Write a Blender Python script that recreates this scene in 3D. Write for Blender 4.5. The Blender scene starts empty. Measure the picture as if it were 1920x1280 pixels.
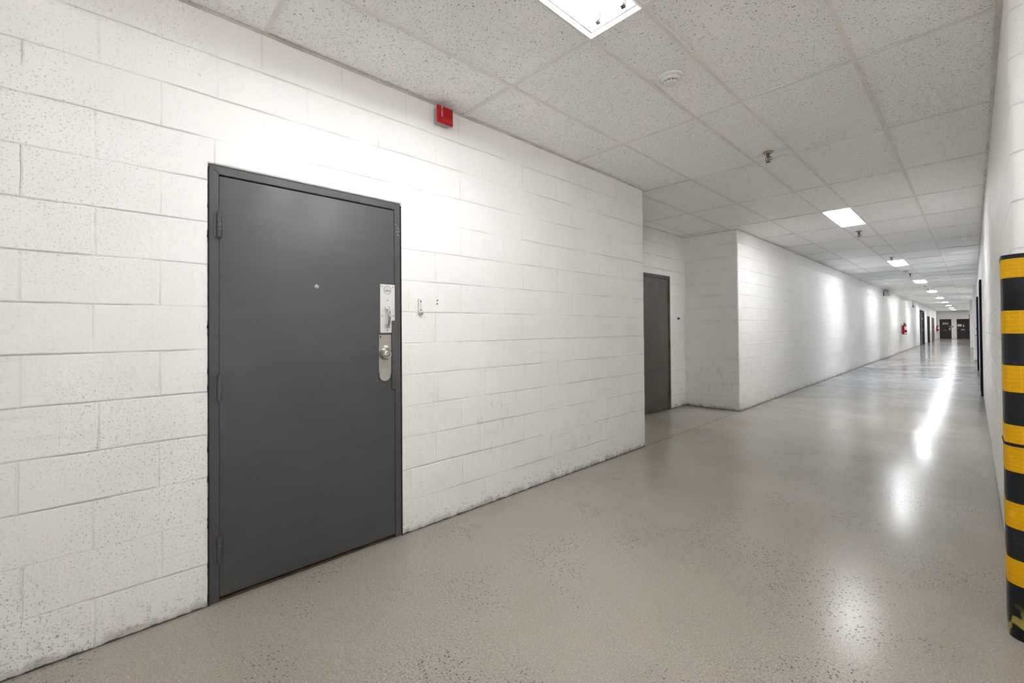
import bpy, bmesh, math, random
from mathutils import Vector, Matrix, noise as mnoise

random.seed(7)
S = bpy.context.scene
COL = S.collection
PI = math.pi

# ------------------------------------------------------------------ camera
F_PX, YAW, PITCH, ROLL, CY = 809.904, 0.8177148, 0.0106585, 0.0077958, 608.970
CAM = Vector((2.48487, 0.0, 1.29551))


def make_camera():
    cs, sn = math.cos(YAW), math.sin(YAW)
    R0, D0, U0 = Vector((cs, sn, 0)), Vector((-sn, cs, 0)), Vector((0, 0, 1))
    D1 = D0 * math.cos(PITCH) + U0 * math.sin(PITCH)
    U1 = -D0 * math.sin(PITCH) + U0 * math.cos(PITCH)
    R2 = R0 * math.cos(ROLL) - U1 * math.sin(ROLL)
    U2 = R0 * math.sin(ROLL) + U1 * math.cos(ROLL)
    cd = bpy.data.cameras.new('camera')
    cd.sensor_width = 36.0
    cd.sensor_fit = 'HORIZONTAL'
    cd.lens = F_PX * 36.0 / 1920.0
    cd.shift_y = -(640.0 - CY) / 1920.0
    cd.clip_start = 0.02
    cd.clip_end = 200
    co = bpy.data.objects.new('camera', cd)
    COL.objects.link(co)
    m = Matrix.Identity(4)
    for i, v in enumerate((R2, U2, -D1)):
        m[0][i], m[1][i], m[2][i] = v
    m.translation = CAM
    co.matrix_world = m
    S.camera = co


make_camera()

# ------------------------------------------------------------------ world, exposure
w = bpy.data.worlds.new('world')
S.world = w
w.use_nodes = True
# daylight reaching the room through the open loading doors: soft sky above the horizon, below it a stronger unseen glow added to lift the ceiling
SKY, GROUND = (0.9, 0.95, 1.0), (1.0, 0.985, 0.96)
SKY_S, LOW_FILL_S = 0.07, 0.62
_t = w.node_tree
_tc = _t.nodes.new('ShaderNodeTexCoord')
_sx = _t.nodes.new('ShaderNodeSeparateXYZ')
_t.links.new(_tc.outputs['Generated'], _sx.inputs[0])
_mr = _t.nodes.new('ShaderNodeMapRange')
_mr.inputs['From Min'].default_value = -0.03
_mr.inputs['From Max'].default_value = 0.03
_t.links.new(_sx.outputs['Z'], _mr.inputs['Value'])
_mx = _t.nodes.new('ShaderNodeMix')
_mx.data_type = 'RGBA'
_t.links.new(_mr.outputs[0], _mx.inputs[0])
_mx.inputs[6].default_value = tuple(c * LOW_FILL_S for c in GROUND) + (1,)
_mx.inputs[7].default_value = tuple(c * SKY_S for c in SKY) + (1,)
_t.links.new(_mx.outputs[2], _t.nodes['Background'].inputs[0])
S.view_settings.view_transform = 'Standard'
S.view_settings.look = 'None'
S.view_settings.gamma = 1.0
S.view_settings.use_curve_mapping = False
S.view_settings.exposure = 2.20
pl_ = bpy.data.lights.new('daylight_portal', 'AREA')   # guides sampling of the daylight in the doorway, gives no light itself
pl_.shape = 'RECTANGLE'
pl_.size, pl_.size_y = 2.75, 5.9
pl_.cycles.is_portal = True
po_ = bpy.data.objects.new('daylight_portal', pl_)
COL.objects.link(po_)
po_.location = (7.55, -1.25, 1.375)
po_.rotation_euler = (0, PI / 2, 0)
po_ = bpy.data.objects.new('daylight_portal', pl_.copy())
COL.objects.link(po_)
po_.data.size, po_.data.size_y = 5.6, 2.75
po_.location = (3.3, -6.65, 1.375)
po_.rotation_euler = (PI / 2, 0, 0)
TUBE_STRENGTH = 25.0          # radiance of the fluorescent tubes
S.cycles.max_bounces = 14
S.cycles.diffuse_bounces = 10
S.cycles.glossy_bounces = 5
S.cycles.caustics_reflective = False
S.cycles.caustics_refractive = False
S.cycles.sample_clamp_indirect = 20.0

# ------------------------------------------------------------------ place
H = 2.827                     # ceiling
XA, T = 0.5145, 0.3048        # ceiling runner and module
Y0, U = 1.8617, 1.2715        # cross tees
XB, XC, XD = XA + 2 * T, XA + 3 * T, XA + 5 * T
XR = 2.6025                   # right wall
YC = 4.335                    # near corner of the left wall
YJ = 7.15                     # far side of the recess
XREC = -0.85                  # back of the recess
YE = 62.0                     # end wall
DZ = 2.75                     # head of the loading doors
YB = -6.6                     # wall behind the camera
XS = 7.5                      # far side of the open area
ZT = 3.15                     # wall tops, above the ceiling
COURSE, BLOCK = 0.202, 0.415


# ------------------------------------------------------------------ node helpers
def srgb(r, g, b):
    def f(c):
        c /= 255.0
        return c / 12.92 if c <= 0.04045 else ((c + 0.055) / 1.055) ** 2.4
    return (f(r), f(g), f(b), 1.0)


class NT:
    def __init__(self, name):
        self.m = bpy.data.materials.new(name)
        self.m.use_nodes = True
        self.t = self.m.node_tree
        self.b = self.t.nodes['Principled BSDF']
        self.tc = self.t.nodes.new('ShaderNodeTexCoord')

    def obj(self):
        return self.tc.outputs['Object']

    def n(self, kind, **kw):
        nd = self.t.nodes.new(kind)
        for k, v in kw.items():
            setattr(nd, k, v)
        return nd

    def lk(self, a, b):
        self.t.links.new(a, b)

    def put(self, sock, v):
        if isinstance(v, bpy.types.NodeSocket):
            self.lk(v, sock)
        else:
            sock.default_value = v

    def math(self, op, a, b=0.0, c=0.0, clamp=False):
        nd = self.n('ShaderNodeMath', operation=op, use_clamp=clamp)
        self.put(nd.inputs[0], a)
        self.put(nd.inputs[1], b)
        self.put(nd.inputs[2], c)
        return nd.outputs[0]

    def sep(self, v):
        nd = self.n('ShaderNodeSeparateXYZ')
        self.lk(v, nd.inputs[0])
        return nd.outputs

    def comb(self, x, y, z):
        nd = self.n('ShaderNodeCombineXYZ')
        for i, v in enumerate((x, y, z)):
            self.put(nd.inputs[i], v)
        return nd.outputs[0]

    def noise(self, vec, scale, detail=2.0, rough=0.5, dist=0.0):
        nd = self.n('ShaderNodeTexNoise')
        self.lk(vec, nd.inputs['Vector'])
        nd.inputs['Scale'].default_value = scale
        nd.inputs['Detail'].default_value = detail
        nd.inputs['Roughness'].default_value = rough
        nd.inputs['Distortion'].default_value = dist
        return nd.outputs[0]

    def voro(self, vec, scale, feature='F1', rnd=1.0):
        nd = self.n('ShaderNodeTexVoronoi', feature=feature)
        self.lk(vec, nd.inputs['Vector'])
        nd.inputs['Scale'].default_value = scale
        nd.inputs['Randomness'].default_value = rnd
        return nd

    def scale(self, vec, s):
        nd = self.n('ShaderNodeVectorMath', operation='MULTIPLY')
        self.lk(vec, nd.inputs[0])
        nd.inputs[1].default_value = s
        return nd.outputs[0]

    def step(self, v, lo, hi, a=0.0, b=1.0):
        nd = self.n('ShaderNodeMapRange', interpolation_type='SMOOTHSTEP')
        self.put(nd.inputs['Value'], v)
        nd.inputs['From Min'].default_value = lo
        nd.inputs['From Max'].default_value = hi
        nd.inputs['To Min'].default_value = a
        nd.inputs['To Max'].default_value = b
        return nd.outputs[0]

    def mix(self, fac, a, b):
        nd = self.n('ShaderNodeMix', data_type='RGBA')
        self.put(nd.inputs[0], fac)
        self.put(nd.inputs[6], a)
        self.put(nd.inputs[7], b)
        return nd.outputs[2]

    def bump(self, height, strength=1.0, distance=0.001, normal=None):
        nd = self.n('ShaderNodeBump')
        self.lk(height, nd.inputs['Height'])
        nd.inputs['Strength'].default_value = strength
        nd.inputs['Distance'].default_value = distance
        if normal is not None:
            self.lk(normal, nd.inputs['Normal'])
        return nd.outputs[0]

    def done(self, color, rough=0.5, metal=0.0, normal=None, spec=0.5):
        b = self.b
        self.put(b.inputs['Base Color'], color)
        self.put(b.inputs['Roughness'], rough)
        b.inputs['Metallic'].default_value = metal
        b.inputs['Specular IOR Level'].default_value = spec
        if normal is not None:
            self.lk(normal, b.inputs['Normal'])
        return self.m


def mat_plain(name, col, rough=0.5, metal=0.0, grain=0.0, gscale=180.0, spec=0.5, vary=0.06):
    k = NT(name)
    nz = k.noise(k.obj(), 7.0, 3.0)
    dark = tuple(c * (1 - vary * 1.5) for c in col[:3]) + (1,)
    lite = tuple(min(1, c * (1 + vary)) for c in col[:3]) + (1,)
    c = k.mix(k.step(nz, 0.3, 0.7), dark, lite)
    nr = None
    if grain:
        nr = k.bump(k.noise(k.obj(), gscale, 2.0), 1.0, grain)
    return k.done(c, rough, metal, nr, spec)


# painted concrete block
def mat_block(name, tint=(0.90, 0.893, 0.875)):
    k = NT(name)
    o = k.obj()
    x, y, z = k.sep(o)
    geo = k.n('ShaderNodeNewGeometry')
    nx, ny, nz_ = k.sep(geo.outputs['True Normal'])
    side = k.math('GREATER_THAN', k.math('ABSOLUTE', ny), 0.6)
    u0 = k.math('ADD', k.math('MULTIPLY', x, side), k.math('MULTIPLY', y, k.math('SUBTRACT', 1.0, side)))
    wob = k.math('SUBTRACT', k.noise(o, 3.0, 3.0, 0.6), 0.5)
    wob2 = k.math('SUBTRACT', k.noise(k.scale(o, (1.0, 1.0, 1.7)), 4.1, 3.0, 0.6), 0.5)
    v = k.math('ADD', z, k.math('MULTIPLY', wob, 0.012))
    row = k.math('FLOOR', k.math('DIVIDE', v, COURSE))
    odd = k.math('FLOORED_MODULO', row, 2.0)
    # rows sit a little out of line with each other
    rj = k.n('ShaderNodeTexWhiteNoise', noise_dimensions='1D')
    k.lk(row, rj.inputs['W'])
    shift = k.math('MULTIPLY', k.math('SUBTRACT', rj.outputs['Value'], 0.5), 0.018)
    u = k.math('ADD', k.math('ADD', u0, k.math('MULTIPLY', wob2, 0.010)), shift)
    uu = k.math('ADD', k.math('DIVIDE', k.math('ADD', u, 0.036), BLOCK), k.math('MULTIPLY', odd, 0.5))
    fu = k.math('FRACT', uu)
    fv = k.math('FRACT', k.math('DIVIDE', v, COURSE))
    du = k.math('MULTIPLY', k.math('MINIMUM', fu, k.math('SUBTRACT', 1.0, fu)), BLOCK)
    dv = k.math('MULTIPLY', k.math('MINIMUM', fv, k.math('SUBTRACT', 1.0, fv)), COURSE)
    # worn or filled stretches of joint
    fade_h = k.step(k.noise(k.scale(o, (1.0, 1.0, 2.0)), 1.9, 3.0, 0.6), 0.36, 0.58)
    fade_v = k.step(k.noise(o, 5.3, 2.0), 0.34, 0.60)
    gro_h = k.math('MULTIPLY', k.step(dv, 0.0012, 0.0065, 1.0, 0.0), k.math('MULTIPLY_ADD', fade_h, 0.75, 0.25))
    gro_v = k.math('MULTIPLY', k.step(du, 0.0015, 0.0075, 1.0, 0.0), k.math('MULTIPLY_ADD', fade_v, 0.75, 0.2))
    groove = k.math('MAXIMUM', gro_h, k.math('MULTIPLY', gro_v, 0.75))
    crk_h = k.math('MULTIPLY', k.step(dv, 0.0006, 0.0022, 1.0, 0.0), fade_h)
    crk_v = k.math('MULTIPLY', k.step(du, 0.0006, 0.0018, 1.0, 0.0), k.math('MULTIPLY', k.step(k.noise(o, 2.7, 2.0), 0.50, 0.62), fade_v))
    crack = k.math('MAXIMUM', crk_h, crk_v)
    # open pores of the block face
    rough_zone = k.step(k.noise(o, 1.1, 2.0), 0.35, 0.62)
    near = k.math('MULTIPLY', k.step(y, 0.25, 0.50, 1.0, 0.35), k.step(z, 0.1, 1.9, 1.0, 0.55))
    pores = k.step(k.noise(o, 120.0, 2.0, 0.6), 0.608, 0.66)
    big = k.step(k.noise(o, 46.0, 2.0, 0.6), 0.68, 0.72)
    pore = k.math('MULTIPLY', k.math('MAXIMUM', pores, big), k.math('MULTIPLY', k.math('MULTIPLY_ADD', rough_zone, 0.8, 0.2), near), clamp=True)
    # chipped, dirty foot of the wall
    foot = k.math('ADD', z, k.math('MULTIPLY', k.math('SUBTRACT', k.noise(k.scale(o, (1, 1, 0.35)), 7.0, 4.0, 0.65), 0.5), 0.16))
    foot_m = k.step(foot, 0.012, 0.05, 1.0, 0.0)
    chip = k.math('MULTIPLY', k.math('MULTIPLY', k.step(z, 0.02, 0.17, 1.0, 0.0), k.step(y, 1.2, 3.4, 0.45, 1.0)), k.step(k.noise(k.scale(o, (1, 1, 1.6)), 34.0, 3.0, 0.7), 0.57, 0.63))
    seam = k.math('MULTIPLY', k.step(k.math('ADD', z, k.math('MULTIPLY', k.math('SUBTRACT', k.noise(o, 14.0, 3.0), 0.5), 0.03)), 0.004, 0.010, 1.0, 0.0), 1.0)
    # scuffs dragged over the lower wall
    sc_n = k.noise(k.scale(o, (1.0, 1.0, 0.28)), 21.0, 4.0, 0.7)
    sc_zone = k.math('MULTIPLY', k.step(z, 0.15, 0.32), k.step(z, 0.62, 0.95, 1.0, 0.0))
    sc_zone = k.math('MULTIPLY', k.math('MULTIPLY', sc_zone, k.step(y, 1.6, 2.3, 0.25, 1.0)), k.step(k.noise(o, 0.85, 2.0), 0.38, 0.56))
    scuff = k.math('MULTIPLY', k.step(sc_n, 0.54, 0.72), k.math('MULTIPLY', sc_zone, 0.50))
    band_n = k.noise(k.scale(o, (0.25, 0.25, 6.0)), 5.0, 3.0, 0.6)
    band = k.math('MULTIPLY', k.step(band_n, 0.60, 0.74), k.math('MULTIPLY', k.step(z, 1.1, 1.5, 1.0, 0.0), 0.14))
    mott = k.noise(o, 2.3, 4.0, 0.6)
    base = k.mix(k.step(mott, 0.3, 0.7), tuple(c * 0.965 for c in tint) + (1,), tint + (1,))
    c = k.mix(k.math('MAXIMUM', scuff, band), base, (0.36, 0.345, 0.335, 1))
    c = k.mix(k.math('MULTIPLY', pore, 0.70), c, (0.17, 0.16, 0.15, 1))
    c = k.mix(k.math('MULTIPLY', groove, k.step(y, 0.2, 1.6, 0.16, 0.05)), c, (0.45, 0.43, 0.40, 1))
    c = k.mix(k.math('MULTIPLY', crack, k.step(y, 0.2, 1.6, 0.60, 0.42)), c, (0.20, 0.185, 0.17, 1))
    c = k.mix(k.math('MULTIPLY', foot_m, 0.55), c, (0.36, 0.33, 0.30, 1))
    c = k.mix(k.math('MULTIPLY', chip, 0.65), c, (0.13, 0.12, 0.115, 1))
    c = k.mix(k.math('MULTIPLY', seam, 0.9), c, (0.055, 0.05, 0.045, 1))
    h = k.math('SUBTRACT', k.math('MULTIPLY', k.noise(o, 70.0, 3.0, 0.6), 0.9), k.math('MULTIPLY', groove, 2.4))
    h = k.math('SUBTRACT', h, k.math('MULTIPLY', pore, 1.5))
    h = k.math('SUBTRACT', h, k.math('MULTIPLY', chip, 3.0))
    h = k.math('ADD', h, k.math('MULTIPLY', k.noise(o, 9.0, 2.0), 1.6))
    nr = k.bump(h, 1.0, 0.0013)
    return k.done(c, 0.52, 0.0, nr, 0.35)


def mat_floor():
    k = NT('polished_concrete')
    o = k.obj()
    x, y, z = k.sep(o)
    big = k.noise(o, 0.55, 4.0, 0.6)
    mid = k.noise(o, 2.2, 4.0, 0.65)
    fine = k.noise(o, 105.0, 3.0, 0.8)
    warm = k.mix(k.step(big, 0.35, 0.65), (0.352, 0.312, 0.262, 1), (0.41, 0.372, 0.326, 1))
    warm = k.mix(k.math('MULTIPLY', k.step(mid, 0.45, 0.70), 0.40), warm, (0.325, 0.292, 0.238, 1))
    # further on the slab turns bluer in two stretches
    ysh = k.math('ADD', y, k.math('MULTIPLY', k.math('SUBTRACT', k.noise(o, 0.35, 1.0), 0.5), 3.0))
    far_blue = k.math('MULTIPLY', k.step(ysh, 7.0, 14.0), k.step(ysh, 21.0, 24.0, 1.0, 0.0))
    far_blue2 = k.math('MULTIPLY', k.step(ysh, 32.0, 34.0), k.step(ysh, 44.0, 47.0, 1.0, 0.0))
    c = k.mix(k.math('MULTIPLY', k.math('MAXIMUM', far_blue, far_blue2), 0.85), warm, (0.365, 0.378, 0.420, 1))
    # exposed aggregate
    ground = k.step(k.noise(o, 0.9, 3.0, 0.6), 0.38, 0.62, 0.40, 1.0)
    speck = k.math('MULTIPLY', k.step(fine, 0.52, 0.62), k.math('MULTIPLY', ground, 0.95))
    c = k.mix(speck, c, (0.120, 0.110, 0.100, 1))
    pale = k.math('MULTIPLY', k.step(k.noise(o, 140.0, 2.0, 0.7), 0.55, 0.66), 0.55)
    c = k.mix(pale, c, (0.58, 0.55, 0.50, 1))
    st = k.voro(o, 62.0)
    stone = k.math('MULTIPLY', k.step(st.outputs['Distance'], 0.20, 0.30, 1.0, 0.0), k.step(k.noise(o, 1.7, 3.0, 0.6), 0.47, 0.60))
    csep = k.n('ShaderNodeSeparateColor')
    k.lk(st.outputs['Color'], csep.inputs[0])
    stone = k.math('MULTIPLY', stone, k.step(csep.outputs[0], 0.35, 0.45))
    c = k.mix(k.math('MULTIPLY', stone, 0.75), c, (0.05, 0.047, 0.045, 1))
    # dirt along the foot of the left wall
    edge = k.step(k.math('ADD', k.math('ABSOLUTE', x), k.math('MULTIPLY', k.math('SUBTRACT', k.noise(o, 9.0, 3.0), 0.5), 0.04)), 0.004, 0.035, 1.0, 0.0)
    c = k.mix(k.math('MULTIPLY', edge, 0.35), c, (0.16, 0.14, 0.115, 1))
    wear = k.noise(o, 1.4, 3.0, 0.6)
    traffic = k.step(k.math('ADD', y, k.math('MULTIPLY', k.noise(o, 0.6, 2.0), 2.0)), 3.0, 9.0, 0.085, 0.0)
    rg = k.math('ADD', k.math('ADD', k.step(wear, 0.3, 0.7, 0.115, 0.18), traffic), k.math('MULTIPLY', speck, 0.20))
    scr = k.noise(k.scale(o, (1.0, 0.22, 1.0)), 60.0, 3.0, 0.7)
    h = k.math('ADD', k.math('MULTIPLY', k.noise(o, 26.0, 3.0, 0.65), 0.55), k.math('MULTIPLY', scr, 0.35))
    h = k.math('SUBTRACT', h, k.math('MULTIPLY', stone, 0.5))
    h = k.math('ADD', h, k.math('MULTIPLY', k.noise(o, 7.0, 2.0), 1.1))
    nr = k.bump(h, 0.85, 0.001)
    return k.done(c, rg, 0.0, nr, 0.25)


def mat_tile():
    k = NT('acoustic_tile')
    o = k.obj()
    warp = k.n('ShaderNodeVectorMath', operation='ADD')
    nz = k.n('ShaderNodeTexNoise')
    k.lk(o, nz.inputs['Vector'])
    nz.inputs['Scale'].default_value = 45.0
    sc = k.scale(nz.outputs[1], (0.012, 0.012, 0.0))
    k.lk(o, warp.inputs[0])
    k.lk(sc, warp.inputs[1])
    a = k.noise(warp.outputs[0], 112.0, 2.0, 0.55, 0.6)
    b = k.noise(o, 230.0, 2.0, 0.6)
    fiss = k.step(a, 0.632, 0.668)
    dots = k.math('MULTIPLY', k.step(b, 0.625, 0.67), 0.75)
    pit = k.math('MAXIMUM', fiss, dots)
    m = k.noise(o, 0.8, 3.0)
    base = k.mix(k.step(m, 0.3, 0.7), (0.94, 0.938, 0.935, 1), (0.96, 0.958, 0.955, 1))
    c = k.mix(k.math('MULTIPLY', pit, 0.80), base, (0.16, 0.15, 0.14, 1))
    nr = k.bump(k.math('MULTIPLY', pit, -1.0), 0.6, 0.002)
    return k.done(c, 0.9, 0.0, nr, 0.2)


def mat_door(name, base, rough=0.47, spec=0.5):
    k = NT(name)
    o = k.obj()
    m = k.noise(k.scale(o, (0.6, 1.0, 4.0)), 3.0, 4.0, 0.6)
    d = tuple(c * 0.90 for c in base[:3]) + (1,)
    c = k.mix(k.step(m, 0.3, 0.7), d, base)
    x, y, z = k.sep(o)
    # scrapes low on the leaf and hand marks
    sc = k.math('MULTIPLY', k.step(k.noise(k.scale(o, (3.0, 1.0, 1.0)), 9.0, 4.0, 0.7), 0.62, 0.72), k.step(z, 0.05, 0.5, 0.45, 0.04))
    c = k.mix(sc, c, tuple(min(1, q * 1.9) for q in base[:3]) + (1,))
    h = k.math('ADD', k.math('MULTIPLY', k.noise(k.scale(o, (0.5, 1.0, 3.0)), 30.0, 3.0, 0.6), 0.5), k.math('MULTIPLY', k.noise(o, 160.0, 2.0), 0.25))
    nr = k.bump(h, 0.45, 0.001)
    rr = k.step(k.noise(o, 4.0, 3.0), 0.3, 0.7, rough - 0.05, rough + 0.08)
    return k.done(c, rr, 0.0, nr, spec)


def mat_emit(name, col, strength):
    k = NT(name)
    b = k.b
    b.inputs['Base Color'].default_value = (0.9, 0.9, 0.9, 1)
    b.inputs['Emission Color'].default_value = col
    b.inputs['Emission Strength'].default_value = strength
    return k.m


def mat_guard_black():
    k = NT('guard_rubber')
    o = k.obj()
    x, y, z = k.sep(o)
    m = k.noise(o, 5.0, 3.0)
    c = k.mix(k.step(m, 0.3, 0.7), (0.009, 0.010, 0.012, 1), (0.018, 0.020, 0.024, 1))
    sc = k.math('MULTIPLY', k.step(k.noise(k.scale(o, (1, 1, 0.5)), 38.0, 4.0, 0.7), 0.60, 0.70), k.step(z, 0.1, 0.9, 0.55, 0.12))
    c = k.mix(sc, c, (0.16, 0.155, 0.15, 1))
    low = k.math('MULTIPLY', k.step(z, 0.06, 0.16, 1.0, 0.0), k.step(k.noise(o, 13.0, 2.0), 0.52, 0.57))
    c = k.mix(k.math('MULTIPLY', low, 0.85), c, (0.42, 0.33, 0.08, 1))
    nr = k.bump(k.noise(o, 45.0, 3.0), 0.6, 0.001)
    return k.done(c, 0.42, 0.0, nr, 0.2)


def mat_guard_yellow():
    k = NT('guard_yellow')
    o = k.obj()
    x, y, z = k.sep(o)
    q = k.comb(k.math('ADD', x, y), z, 0.0)
    vo = k.voro(q, 55.0, 'DISTANCE_TO_EDGE', 0.25)
    edge = k.step(vo.outputs['Distance'], 0.03, 0.10, 1.0, 0.0)
    c = k.mix(k.math('MULTIPLY', edge, 0.45), (0.66, 0.345, 0.001, 1), (0.82, 0.50, 0.02, 1))
    ch = k.step(k.noise(o, 30.0, 4.0, 0.7), 0.69, 0.73)
    c = k.mix(ch, c, (0.06, 0.05, 0.04, 1))
    nr = k.bump(edge, 0.4, 0.0006)
    return k.done(c, 0.45, 0.0, nr, 0.2)


def mat_steel(name, col, rough):
    k = NT(name)
    o = k.obj()
    br = k.noise(k.scale(o, (40.0, 40.0, 1.5)), 12.0, 3.0, 0.6)
    c = k.mix(k.step(br, 0.3, 0.7), tuple(q * 0.88 for q in col[:3]) + (1,), col)
    rr = k.step(br, 0.3, 0.7, rough, rough + 0.12)
    return k.done(c, rr, 0.9, k.bump(br, 0.2, 0.0004), 0.5)


M = dict(
    block=mat_block('painted_block'),
    floor=mat_floor(),
    tile=mat_tile(),
    grid=mat_plain('grid_paint', (0.80, 0.785, 0.76, 1), 0.5, vary=0.04),
    angle=mat_plain('angle_paint', (0.72, 0.69, 0.64, 1), 0.5, vary=0.12),
    dark=mat_plain('dark_void', (0.012, 0.011, 0.010, 1), 0.9),
    door=mat_door('door_grey', (0.080, 0.080, 0.083, 1)),
    frame=mat_door('frame_grey', (0.078, 0.078, 0.080, 1)),
    olive=mat_door('door_olive', (0.100, 0.090, 0.075, 1), 0.45),
    brown=mat_door('door_brown', (0.056, 0.044, 0.042, 1), 0.6, 0.2),
    tan=mat_door('door_tan', (0.20, 0.145, 0.11, 1), 0.5),
    navy=mat_door('door_navy', (0.008, 0.012, 0.030, 1), 0.6, 0.15),
    blue=mat_door('door_blue', (0.012, 0.028, 0.062, 1), 0.6, 0.15),
    darkframe=mat_door('frame_dark', (0.020, 0.015, 0.013, 1), 0.6, 0.15),
    beige=mat_plain('beige_panel', (0.52, 0.45, 0.38, 1), 0.5),
    sill=mat_plain('rust_sill', (0.060, 0.032, 0.014, 1), 0.75, vary=0.3),
    red=mat_plain('alarm_red', (0.46, 0.006, 0.010, 1), 0.28),
    extred=mat_plain('extinguisher_red', (0.42, 0.008, 0.010, 1), 0.25),
    whitep=mat_plain('white_plastic', (0.74, 0.73, 0.71, 1), 0.4, vary=0.03),
    enamel=mat_plain('white_enamel', (0.85, 0.85, 0.84, 1), 0.35, vary=0.02),
    letter=mat_plain('white_letter', (0.85, 0.82, 0.80, 1), 0.5),
    galv=mat_plain('galvanised', (0.36, 0.40, 0.38, 1), 0.45, 0.3),
    steel=mat_steel('satin_steel', (0.58, 0.555, 0.52, 1), 0.30),
    bright=mat_plain('bright_plate', (0.74, 0.735, 0.72, 1), 0.30, 0.15, vary=0.02),
    chrome=mat_plain('chrome', (0.75, 0.75, 0.74, 1), 0.14, 1.0),
    brass=mat_plain('aged_brass', (0.13, 0.098, 0.06, 1), 0.42, 0.7, vary=0.3),
    escut=mat_plain('escutcheon', (0.36, 0.34, 0.27, 1), 0.32, 0.8),
    zinc=mat_plain('zinc', (0.43, 0.43, 0.425, 1), 0.42, 0.3),
    darkgrey=mat_plain('dark_grey_fitting', (0.10, 0.10, 0.10, 1), 0.6, spec=0.0),
    black=mat_plain('black_plastic', (0.012, 0.012, 0.012, 1), 0.45),
    greyline=mat_plain('grey_print', (0.16, 0.16, 0.16, 1), 0.6),
    paper=mat_plain('paper', (0.80, 0.80, 0.78, 1), 0.7),
    bluesign=mat_plain('blue_sign', (0.03, 0.04, 0.13, 1), 0.5),
    goldplate=mat_plain('gold_plate', (0.55, 0.45, 0.16, 1), 0.4),
    gblack=mat_guard_black(),
    gyellow=mat_guard_yellow(),
    tube=mat_emit('tube_glow', (0.96, 0.97, 1.0, 1), TUBE_STRENGTH * 0.78),
    tubed=mat_emit('tube_glow_old', (0.96, 0.97, 1.0, 1), TUBE_STRENGTH * 0.4),
    tubec=mat_emit('tube_glow_cool', (0.93, 0.965, 1.02, 1), TUBE_STRENGTH),
)


# ------------------------------------------------------------------ mesh builder
class MB:
    def __init__(self):
        self.bm = bmesh.new()

    def box(self, x0, x1, y0, y1, z0, z1, bev=0.0, seg=2):
        bm = self.bm
        vs = [bm.verts.new((x, y, z)) for z in (z0, z1) for y in (y0, y1) for x in (x0, x1)]
        fs = [bm.faces.new([vs[i] for i in q]) for q in ((0, 2, 3, 1), (4, 5, 7, 6), (0, 1, 5, 4), (2, 6, 7, 3), (0, 4, 6, 2), (1, 3, 7, 5))]
        if bev > 0:
            es = list({e for f in fs for e in f.edges})
            bmesh.ops.bevel(bm, geom=es, offset=bev, segments=seg, profile=0.6, affect='EDGES')
        return self

    def lathe(self, prof, origin=(0, 0, 0), axis='Z', seg=24):
        """prof: (radius, height) pairs, turned about the axis"""
        bm = self.bm
        o = Vector(origin)
        rings = []
        for r, h in prof:
            ring = []
            for i in range(seg):
                a = 2 * PI * i / seg
                c, s = r * math.cos(a), r * math.sin(a)
                p = {'Z': (c, s, h), 'X': (h, c, s), 'Y': (s, h, c)}[axis]
                ring.append(bm.verts.new(o + Vector(p)))
            rings.append(ring)
        for a, b in zip(rings, rings[1:]):
            for i in range(seg):
                j = (i + 1) % seg
                bm.faces.new((a[i], a[j], b[j], b[i]))
        for ring, flip in ((rings[0], True), (rings[-1], False)):
            bm.faces.new(ring[::-1] if flip else ring)
        return self

    def tube(self, pts, r, seg=10, radii=None):
        bm = self.bm
        P = [Vector(p) for p in pts]
        rings = []
        up = Vector((0, 0, 1))
        for i, p in enumerate(P):
            d = (P[min(i + 1, len(P) - 1)] - P[max(i - 1, 0)]).normalized()
            a = d.cross(up)
            if a.length < 1e-3:
                a = d.cross(Vector((1, 0, 0)))
            a.normalize()
            b = a.cross(d)
            rr = radii[i] if radii else r
            rings.append([bm.verts.new(p + a * rr * math.cos(2 * PI * q / seg) + b * rr * math.sin(2 * PI * q / seg)) for q in range(seg)])
        for A, B in zip(rings, rings[1:]):
            for i in range(seg):
                j = (i + 1) % seg
                bm.faces.new((A[i], A[j], B[j], B[i]))
        bm.faces.new(rings[0][::-1])
        bm.faces.new(rings[-1])
        return self

    def prism(self, poly, d0, d1, plane='XZ', bev=0.0):
        """poly in a plane, pushed from d0 to d1 along the third axis"""
        bm = self.bm

        def pt(a, b, d):
            return {'XZ': (a, d, b), 'XY': (a, b, d), 'YZ': (d, a, b)}[plane]
        A = [bm.verts.new(pt(a, b, d0)) for a, b in poly]
        B = [bm.verts.new(pt(a, b, d1)) for a, b in poly]
        n = len(poly)
        fs = [bm.faces.new(A), bm.faces.new(B[::-1])]
        for i in range(n):
            j = (i + 1) % n
            fs.append(bm.faces.new((A[i], B[i], B[j], A[j])))
        if bev > 0:
            bmesh.ops.bevel(bm, geom=list(fs[1].edges), offset=bev, segments=2, affect='EDGES')
        return self

    def quad(self, *pts):
        self.bm.faces.new([self.bm.verts.new(p) for p in pts])
        return self

    def build(self, name, m, parent=None, smooth=0.6, recalc=True):
        if recalc:
            bmesh.ops.recalc_face_normals(self.bm, faces=self.bm.faces[:])
        me = bpy.data.meshes.new(name)
        self.bm.to_mesh(me)
        self.bm.free()
        me.materials.append(M[m])
        if smooth:
            for p in me.polygons:
                p.use_smooth = True
            me.set_sharp_from_angle(angle=smooth)
        o = bpy.data.objects.new(name, me)
        COL.objects.link(o)
        if parent is not None:
            o.parent = parent
        return o


def tag(o, label, cat, group=None, kind=None):
    o['label'] = label
    o['category'] = cat
    if group:
        o['group'] = group
    if kind:
        o['kind'] = kind
    return o


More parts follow.
